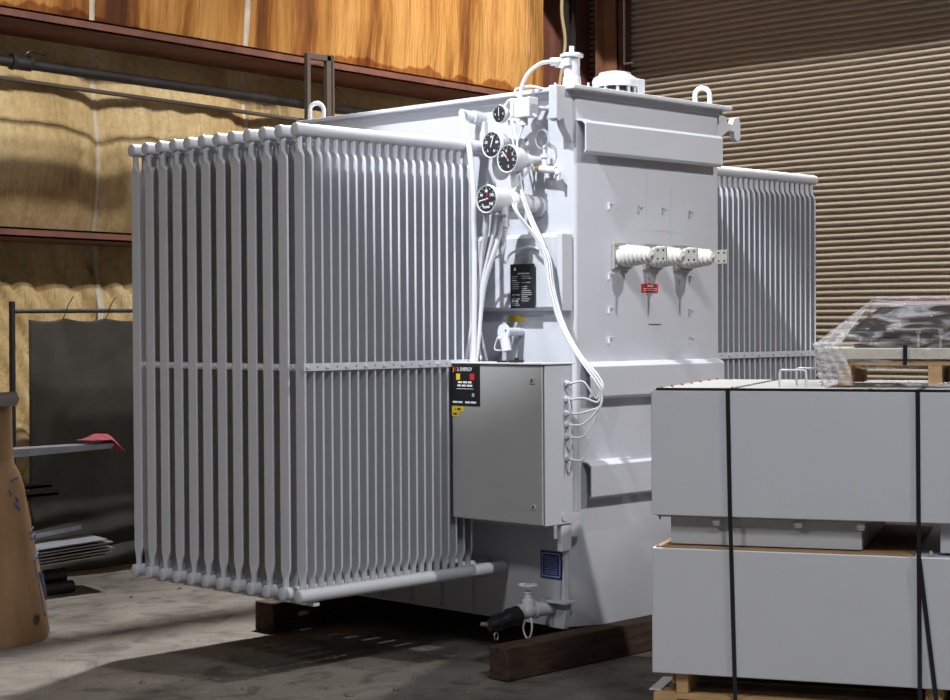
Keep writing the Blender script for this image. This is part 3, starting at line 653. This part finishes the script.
# ---- stack of flat grey cabinets on pallets, right foreground
E1 = Vector((.429, -.903, 0)).normalized(); E2 = Vector((.903, .429, 0)).normalized(); CP = Vector((-.849, -1.090, 0)); DZ = .17
SK = .923; Z0 = .0996+ZB-.17*SK    # size of the stack, and the height of its pallet deck frame over the floor
ROT = math.atan2(E1.y, E1.x)
def cpt(a, b, z=0): p = CP+(E1*a+E2*b)*SK; return (p.x, p.y, Z0+SK*z)
def cthing(name, a, b, z, label, cat, group=None):
    o = thing(name, cpt(a, b, z), label, cat, group, ROT); o.scale = (SK, SK, SK); return o
CW, CD = 1.75, 1.17
def grey_cabinet(z, h, label):
    t = cthing('flat_cabinet', 0, 0, z, label, 'cabinet')
    MB().box(0, CW, 0, CD, 0, h).build('cabinet_body', CRATE, t, bevel=.004)
    return t
# lower pallet
pal = cthing('pallet', 0, 0, 0, 'wooden pallet under the stacked grey cabinets', 'pallet')
for k in range(8):
    MB().box(.0+.0, CW, .02+k*.15, .13+k*.15, .062, .082).build('deck_board', WOODG if k else WOODL, pal, bevel=.002)
for a in (.0, .80, 1.6): MB().box(a, a+.09, .02, CD, -Z0/SK, .062).build('runner', WOODL, pal, bevel=.002)
for k, (a, b) in enumerate(((.085, .03), (.99, .03), (.085, .95), (.99, .95))):
    tag(MB().box(0, .045 if a < .5 else .06, 0, .22, 0, .078).build('spacer_block', WOODL, None, bevel=.002), ['pale wood spacer block at the left under the lower grey cabinet', 'pale wood spacer block at the right under the lower grey cabinet', 'wood spacer block at the back left of the lower pallet', 'wood spacer block at the back right of the lower pallet'][k], 'wood block')
blocks = [o for o in COL.objects if o.name.startswith('spacer_block')]
for o, (a, b) in zip(blocks, ((.085, .03), (.99, .03), (.085, .95), (.99, .95))): o.location = cpt(a, b, .082); o.rotation_euler = (0, 0, ROT); o.scale = (SK,)*3
tag(MB().box(.03, .09, .20, .32, .0, .055).build('wood_scrap', WOODL, None, bevel=.002), 'small wood block behind the left spacer under the lower cabinet', 'wood block')
o = COL.objects['wood_scrap']; o.location = cpt(0, 0, .082); o.rotation_euler = (0, 0, ROT); o.scale = (SK,)*3
tag(MB().box(-.025, .02, .06, .30, .0, .004).build('paper_strip', WHITE, None), 'white strip lying on the pallet edge at left', 'strip'); o = COL.objects['paper_strip']; o.location = cpt(0, 0, .0825); o.rotation_euler = (0, 0, ROT); o.scale = (SK,)*3
low = grey_cabinet(.160, .458+DZ-.160, 'lower flat grey cabinet of the strapped stack')
top = grey_cabinet(.580+DZ, .466, 'upper flat grey cabinet of the strapped stack')
# throats that hang below the upper cabinet
for a0, a1, b0, b1 in ((.06, .765, .06, .9), (1.04, 1.65, .06, .9)):
    th = MB().box(a0, a1, b0, b1, -.112, 0).build('throat', CRATE, top, bevel=.003)
for a in (.239, .540, .765):
    c = MB().box(a-.012, a+.012, .030, .048, -.035, -.004).cyl((a-.014, .036, -.018), (a+.014, .036, -.018), .014, 14).build('clamp', PAINT2, top)
    MB().cyl((a+.004, .04, -.03), (a+.006, .04, -.042), .003, 6).build('bolt', STEEL, c)
MB().cyl((.028, .02, 0), (.028, .02, -.018), .006, 8, .003).build('foot_stud', STEEL, top)
MB().box(.02, .80, .012, .03, -.006, 0).build('bottom_flange', ZINC, top)
MB().box(0.004, CW, .004, CD, .466, .470).build('lid_sheet', CAB, top, label='paler lid sheet')
for k in range(7): MB().cyl((.030, .05+.18*k, .470), (.030, .05+.18*k, .478), .007, 6).build('bolt', BRASS, top)
for k in range(4): MB().cyl((.30+.5*k, .03, .470), (.30+.5*k, .03, .478), .007, 6).build('bolt', BRASS, top)
MB().box(.02, CW, .0, .010, .466, .475).build('edge_seal', BLACK, top)
MB().cyl((1.01, .03, -.116), (1.01, .03, -.10), .010, 8, .004).build('foot_stud', ZINC, top)
tag(MB().box(.015, .95, .01, .95, 0, .005).build('cardboard_sheet', CARDB, None), 'brown cardboard sheet between the two grey cabinets', 'cardboard')
o = COL.objects['cardboard_sheet']; o.location = cpt(0, 0, .458+DZ+.001); o.rotation_euler = (0, 0, ROT); o.scale = (SK,)*3
# wire handles on the upper cabinet
for k, b in enumerate((.24, .50)):
    a0 = .44 if k == 0 else .465
    h = MB().tube([(0, 0, 0), (0, 0, .055), (.003, 0, .062), (.012, 0, .066), (.088, 0, .066), (.097, 0, .062), (.10, 0, .055), (.10, 0, 0)], .0042, 8, smooth=False).build('handle', PAINT2, top, label='white bent-rod handle')
    h.location = (a0, b, .470)
# straps
def strap(pts, label, w=.008):
    mb = MB(); R = []
    for a, b, z in pts: R.append([(a-w, b-.0015, z), (a+w, b-.0015, z), (a+w, b+.0015, z), (a-w, b+.0015, z)])
    o = mb.rings(R).build('strap', STRAP, None); o.location = cpt(0, 0, 0); o.rotation_euler = (0, 0, ROT); o.scale = (SK,)*3; return tag(o, label, 'strap')
def over(mb_pts, label):   # flat band that also runs back over the lid
    w = .0075; a = mb_pts[0][0]; mb = MB(); R = []
    for p in mb_pts: R.append([(p[0]-w, p[1]-.003, p[2]), (p[0]+w, p[1]-.003, p[2]), (p[0]+w, p[1], p[2]), (p[0]-w, p[1], p[2])])
    mb.rings(R); mb.box(a-w, a+w, -.003, CD+.004, 1.046+DZ+.0045, 1.046+DZ+.0065)
    o = mb.build('strap', STRAP, None); o.location = cpt(0, 0, 0); o.rotation_euler = (0, 0, ROT); o.scale = (SK,)*3; return tag(o, label, 'strap')
over([(.289, -.001, 1.046+DZ+.006), (.296, -.001, .58+DZ), (.300, -.001, .455+DZ), (.311, -.001, .16), (.318, -.004, -Z0/SK)], 'black strap down the left third of the grey cabinet stack')
over([(.968, -.001, 1.046+DZ+.006), (.970, -.001, .58+DZ), (.971, -.001, .455+DZ), (.973, -.001, .16), (.974, -.004, -Z0/SK)], 'straight black strap near the right edge of the cabinet stack')
strap([(.972, -.006, .455+DZ), (1.026, -.006, .155), (1.055, -.006, -Z0/SK)], 'slanting black strap over the lower cabinet at right')

# ---- wrapped pallet load on top
ZT = 1.046+DZ+.0065
p2 = cthing('small_pallet', .60, .30, ZT+.004, 'small pine pallet on top of the upper grey cabinet', 'pallet')
for k in range(3):
    for j in range(2): MB().box(.05+k*.33 if k else .05, .10+k*.33 if k else .10, .0+j*.42, .12+j*.42, 0, .076).build('pallet_block', WOODL, p2, bevel=.002)
for k in range(4): MB().box(0.0, 1.0, k*.155, .10+k*.155, .076, .094).build('deck_board', WOODL, p2, bevel=.002)
crate = cthing('white_board', .565, .285, ZT+.100, 'long pale board under the film-wrapped machine parts', 'board')
MB().box(0, 1.1, 0, .57, .004, .044).build('board_panel', BOARD, crate, bevel=.002)
ld = cthing('wrapped_machine_parts', .70, .33, ZT+.144, 'black machine parts under clear stretch film on the small pallet', 'machine parts')
MB().box(0, .95, .06, .42, .002, .016).build('base_rail', DARKMET, ld, bevel=.003)
MB().box(-.04, .95, .10, .40, .034, .060).build('top_rail', DARKMET, ld, bevel=.003)
MB().lathe((.03, .14, .018), (0, 0, 1), [(0, .02), (.012, .02), (.014, .012), (.02, .012)], 12).build('foot', STEEL, ld)
for a in (.24, .32):
    MB().cyl((a, .04, -.03), (a, .04, .062), .005, 10).cyl((a, .04, .055), (a, .04, .070), .011, 6).build('stud', STEEL, ld)
MB().prism([(-.03, .13, .062), (.09, .13, .155), (.95, .13, .162), (.95, .13, .062)], (0, .28, 0)).build('housing', mat('brown black housing', (.04, .028, .02), .5), ld)
MB().box(.14, .95, .12, .40, .164, .178).build('top_cover', mat('pink foam', (.62, .48, .50), .6), ld, label='pale pink foam sheet')
# film tent
def filmpt(u, v):
    a = u*1.12; k = v      # k 0 front bottom .. 1 back bottom over the top
    prof = [(-.02, -.075), (-.022, .00), (-.01, .045), (.06, .12), (.13, .19), (.30, .197), (.44, .19), (.52, .12), (.60, .0)]
    f = k*(len(prof)-1); i = min(int(f), len(prof)-2); t = f-i
    b = prof[i][0]*(1-t)+prof[i+1][0]*t; z = prof[i][1]*(1-t)+prof[i+1][1]*t
    slope = max(0, min(1, (a+.0)/.22)); zz = z if z < .02 else .02+(z-.02)*slope
    j = .006*math.sin(a*41+k*23+3*math.sin(a*13))+.004*math.sin(a*90-k*50)
    b += .02*(1-slope)*math.sin(k*9)
    return (a-.005, b+j, zz+j*.8)
fo = MB().grid(filmpt, 90, 70)
def endcap(u, v):          # slanting left end of the tent, and the skirt pulled down to the cabinet lid
    b = -.02+.6*u
    z = -.1+.12*v; a = -.005+.05*(1-v)+.012*math.sin(u*31+v*9)
    return (a, b, z)
fe = MB().grid(endcap, 40, 14)
fe.grid(lambda u, v: (.02+.10*u-.02*v+.03*u*(1-v), -.024-.006*math.sin(u*20+v*7), -.13+.15*v-.0*u), 14, 14)
fe.grid(lambda u, v: (-.005+.215*v+.10*u*(1-v), -.026+.16*v-.004*math.sin(u*17+v*11), .012+.182*v*(1-.0*u)-.0), 16, 30)
fo = fo.build('stretch_film', FILM, None, angle=180, fix=False); fo.location = cpt(.565, .30, ZT+.144); fo.rotation_euler = (0, 0, ROT); fo.scale = (SK,)*3
fe = fe.build('bunched_end', FILM2, fo, angle=180, fix=False, label='denser whitish bunched end of the film')
tag(fo, 'clear crinkled stretch film pulled over the machine parts on the top pallet', 'plastic film')
def crumple(u, v): return (u*.62, .04*v+.02*math.sin(u*9), .004+.018*abs(math.sin(u*37+v*5))*math.sin(PI*v))
f2 = MB().grid(crumple, 60, 8).build('film_scrap', FILM, None, angle=180, fix=False); f2.location = cpt(.68, .22, ZT); f2.rotation_euler = (0, 0, ROT); f2.scale = (SK,)*3
tag(f2, 'loose crumpled film lying under the small pallet', 'plastic film')
st3 = MB().box(-.0075, .0075, -.003, 0, 0, .075).build('strap', STRAP, None); st3.location = cpt(.90, .275, ZT+.082); st3.rotation_euler = (0, 0, ROT); st3.scale = (SK,)*3; tag(st3, 'short black strap over the pale board of the top pallet', 'strap')

# ---- left background: tarp on a frame, rack with steel, board roll
fr = thing('screen_frame', (-.354, 3.9, 0), 'black pole frame that carries the dark canvas screen', 'frame')
MB().cyl((0, 0, 0), (.006, 0, 1.44+ZB), .018, 12).build('post', BLACK, fr)
MB().cyl((0, 0, 1.385+ZB), (1.9, 0, 1.395+ZB), .013, 12).build('top_rail', DSTEEL, fr)
for x in (.35, .64):
    MB().tube([(x-.02, 0, 1.33+ZB), (x, -.02, 1.39+ZB), (x+.01, -.01, 1.41+ZB), (x+.05, -.01, 1.47+ZB)], .003, 5).build('wire_tie', BLACK, fr)
def tarp(u, v):
    x = -.255+1.75*u; z = 1.345+ZB-(1.46)*v
    sag = -.0+.018*abs(math.sin((x-.0)*PI/.29))*(1-v)
    y = 3.90+.025*math.sin(x*5+v*2)+.015*math.sin(x*13+v*3)*(.3+v)
    if v > .72:
        t = (v-.72)/.28; y -= .10*t+.03*math.sin(v*60+x*4)*t*1.3
    return (x, y, z-sag)
tp = MB().grid(tarp, 90, 90).build('canvas_screen', TARP, None, angle=180, solid=.004, fix=False)
tag(tp, 'dark canvas curtain hanging from the pole frame at left', 'curtain')
# rack arm plate with rag
tag(MB().prism([(-.70, 3.36, 0), (-.04, 3.36, 0), (-.03, 3.50, 0), (-.70, 3.50, 0)], (0, 0, .014)).prism([(-.70, 3.36, -.03), (-.05, 3.36, -.012), (-.05, 3.36, 0), (-.70, 3.36, 0)], (0, .01, 0)).build('steel_shelf_plate', GALV, None), 'long narrow pale steel plate sticking out at left below the canvas top', 'steel plate')
COL.objects['steel_shelf_plate'].location = (0, 0, .632+ZB)
def rag(u, v):
    x = -.20+.22*u; y = 3.34+.15*v; e = min(u, 1-u, v, 1-v)*4; h = .012+.030*min(1, e)*(.6+.4*math.sin(u*9+v*5))
    z = .655+ZB+h
    if u > .62: z -= (u-.62)*.18
    return (x, y, z)
tag(MB().grid(rag, 24, 18).build('red_rag', CLOTH, None, angle=180, solid=.004, fix=False), 'crumpled red rag on the end of the pale steel plate', 'rag')
for k, (z, L2) in enumerate(((.424, -.40), (.375, -.34))):
    o = MB().box(-.75, L2, 3.42+.03*k, 3.50+.03*k, z+ZB, z+ZB+.014).box(-.75, L2, 3.42+.03*k, 3.425+.03*k, z+ZB, z+ZB+.03).build('steel_channel', DSTEEL, None)
    tag(o, ['upper thin dark steel channel in the rack at left', 'lower thin dark steel channel in the rack at left'][k], 'steel channel')
# cantilever rack behind the board roll
rk = thing('storage_rack', (-.80, 3.56, 0), 'dark storage rack behind the board roll carrying flat steel', 'rack')
MB().box(-.04, .04, -.04, .04, 0, .66+ZB).build('post', DSTEEL, rk)
for z in (-.02, .345, .60): MB().box(.04, .34, -.03, .02, z+ZB+.0, z+ZB+.028).build('arm', DSTEEL, rk)
# stack of steel sheets
for k in range(6):
    sh = .012*((k*7) % 5-2)
    o = MB().obox((-.46+sh, 3.32, .045+ZB+.017*k), (.30, -.0, .012), (.03, .15, 0), (0, 0, .003)).build('steel_sheet', GALV if k > 4 else STEEL, None)
    tag(o, 'bottom of the six loose steel sheets at left' if k == 0 else ('top of the six loose steel sheets at left' if k == 5 else 'steel sheet in the stack at left, number %s from the bottom' % ['', 'two', 'three', 'four', 'five'][k]), 'steel sheet', 'loose steel sheets in the rack')
o = MB().obox((-.50, 3.42, .05+ZB+.125), (.25, 0, .022), (0, .05, 0), (0, 0, .012)).build('steel_bar', GALV, None); tag(o, 'narrow pale steel bar lying at the back of the sheet stack', 'steel bar')
for k, (y, z, x) in enumerate(((3.28, .035, -.37), (3.36, .035, -.36), (3.32, .10, -.39), (3.44, .035, -.40))):
    o = MB().cyl((-1.1, y, z), (x, y, z), .034, 16).build('steel_pipe', DSTEEL, None)
    tag(o, ['front dark pipe on the floor below the sheets', 'second dark pipe on the floor below the sheets', 'dark pipe lying on top of the others below the sheets', 'rearmost dark pipe on the floor below the sheets'][k], 'pipe', 'pipes on the floor at left')
# silver pipe end
tag(MB().cyl((-1.9, 2.2, .968+ZB), (-1.35, 2.2, .968+ZB), .033, 20).cyl((-1.37, 2.2, .968+ZB), (-1.335, 2.2, .968+ZB), .012, 8).build('pipe_stub', STEEL, None), 'bare steel pipe end above the board roll at left edge', 'pipe')
# board roll
RC = Vector((-1.50, 2.47, 0))
rp = [(0, .415), (.02, .42), (.25, .385), (.50, .34), (.70, .308), (.76, .290), (.80, .268), (.84, .262), (1.07, .258), (1.08, .25), (1.08, .10), (1.04, .09)]
mb = MB(); R = []
for z, r in rp:
    R.append([(RC.x+math.cos(2*PI*k/72)*(r+.010*math.sin(3*2*PI*k/72+1)+(.006*math.sin(2*PI*k/72*11+z*4) if .05 < z < .75 else 0)), RC.y+math.sin(2*PI*k/72)*(r+.008*math.sin(5*2*PI*k/72)), z) for k in range(72)])
br = mb.rings(R).build('board_roll', KRAFT, None, angle=50)
tag(br, 'large brown kraft board roll with blue marker writing at left edge', 'board roll')
def onroll(a, z):
    for (z0, r0), (z1, r1) in zip(rp, rp[1:]):
        if z0 <= z <= z1: r = r0+(r1-r0)*(z-z0)/(z1-z0); break
    a = math.radians(a); r += .014
    r += .010*math.sin(3*a+1)-.010+(.006*math.sin(a*11+z*4) if .05 < z < .75 else 0)
    return Vector((RC.x+math.cos(a)*r, RC.y+math.sin(a)*(r+.008*math.sin(5*a)-.010*math.sin(3*a+1)), z))
def stroke(pl): MB().tube([onroll(a, z) for a, z in pl], .005, 5, smooth=False).build('marker_stroke', BLUEINK, br, label='blue marker stroke')
stroke([(-66, .735), (-60, .742), (-50, .748)]); stroke([(-72, .70), (-70, .675)]); stroke([(-64, .66), (-60, .64), (-64, .62), (-60, .60)]); stroke([(-68, .64), (-66, .62)])
stroke([(-46, .49), (-36, .505), (-28, .50)]); stroke([(-44, .46), (-34, .475), (-36, .44), (-27, .45)]); stroke([(-48, .36), (-34, .385), (-26, .39)])
stroke([(-48, .36), (-46, .24), (-46, .12), (-42, .10)]); stroke([(-40, .30), (-36, .24), (-32, .18), (-32, .28)]); stroke([(-34, .30), (-30, .17)])
MB().obox(onroll(-62, .11), (.012, .012, 0), (.006, -.006, 0), (0, 0, .016)).build('square_hole', WOODD, br)

# overhead pipe, cable and hanger on the back wall
pp = thing('overhead_pipe', (.127, 4.82, 3.09), 'dark steel pipe running along the back wall under the upper girt', 'pipe')
PD = Vector((2.606, 0, -.066))
MB().cyl(tuple(-PD*1.0), tuple(PD*2.0), .034, 20).build('pipe_run', DSTEEL, pp)
MB().cyl((.10, 0, 0), (.20, 0, -.004), .046, 20).cyl((.08, 0, 0), (.10, 0, 0), .052, 8).cyl((.20, 0, 0), (.22, 0, 0), .050, 8).build('coupling', DSTEEL, pp)
MB().tube([(.16, -.02, .04), (.2, -.03, .07), (.32, -.02, .062)], .006, 6).build('wire_tie', BLACK, pp)
MB().box(0, 2.0, -.01, .01, -.11, -.09).build('conduit_run', CABLE, None).location = (0, 0, 0)
o = COL.objects['conduit_run']; o.data = MB().cyl((-3, 4.6, 2.89+ZB), (6, 4.6, 2.637+ZB), .014, 12).build('tmp', CABLE).data; bpy.data.objects.remove(COL.objects['tmp'])
tag(o, 'thin dull conduit strung along the back wall below the pipe', 'conduit')
hg = thing('pipe_hanger', (2.43, 4.50, 2.8+ZB), 'rusty steel frame hanger holding the overhead pipe', 'hanger')
MB().box(-.10, -.07, -.02, .02, -.10, .36).box(.08, .12, -.02, .02, -.12, .40).box(.125, .14, -.03, .03, -.12, .40).box(-.10, .14, -.02, .02, .355, .395).build('hanger_frame', CABLE, hg, bevel=.003)
MB().cyl((.13, 0, .22), (.50, .1, -.0), .004, 6).build('guy_wire', BLACK, hg)
rpn = MB().tube([(5.52, 4.92, 5.5), (5.53, 4.9, 4.6), (5.50, 4.92, 4.1), (5.52, 4.9, 3.8), (5.46, 4.92, 3.4), (5.44, 4.92, 3.0), (5.46, 4.9, 2.0)], .014, 8).build('hanging_rope', ROPE, None)
tag(rpn, 'frayed rope hanging beside the corner column', 'rope')
cn = MB().cyl((6.18, 4.80, 3.55+ZB), (6.18, 4.80, 6.0), .012, 10).box(6.17, 6.19, 4.70, 4.80, 3.54+ZB, 3.555+ZB).build('wall_conduit', ZINC, None); tag(cn, 'thin pale conduit running down the red corner column', 'conduit')

# unseen beam added overhead to cast a shadow band across the insulation
structure(MB().box(-9, 1.2, 2.45, 2.60, 3.50, 3.74).build('trim_12', GIRT))

# debris on the floor
rd = random.Random(11)
spots = [(.10, 2.95), (-.25, 2.9), (-1.0, .35), (-1.1, .2), (-.9, .15), (-.75, -.1), (-1.3, .6), (-1.5, 1.0), (-.7, .25), (-.95, -.2)]
for k, (x, y) in enumerate(spots):
    r = rd.uniform(.008, .017); mb = MB(); R = []
    for i in range(4):
        zz = r*.9*i/3; R.append([(x+math.cos(a)*r*(1.2-.25*i)*rd.uniform(.7, 1.3), y+math.sin(a)*r*(1.2-.25*i)*rd.uniform(.7, 1.3), zz) for a in [2*PI*j/8 for j in range(8)]])
    o = mb.rings(R).build('debris_chip', DUST, None, angle=180)
    if k < 2: tag(o, 'small brown chip on the floor behind the left end of the radiators', 'debris', 'debris chips behind the radiators')
    else: tag(o, 'small brown chip on the open floor in front of the radiators', 'debris', 'debris chips in the foreground')
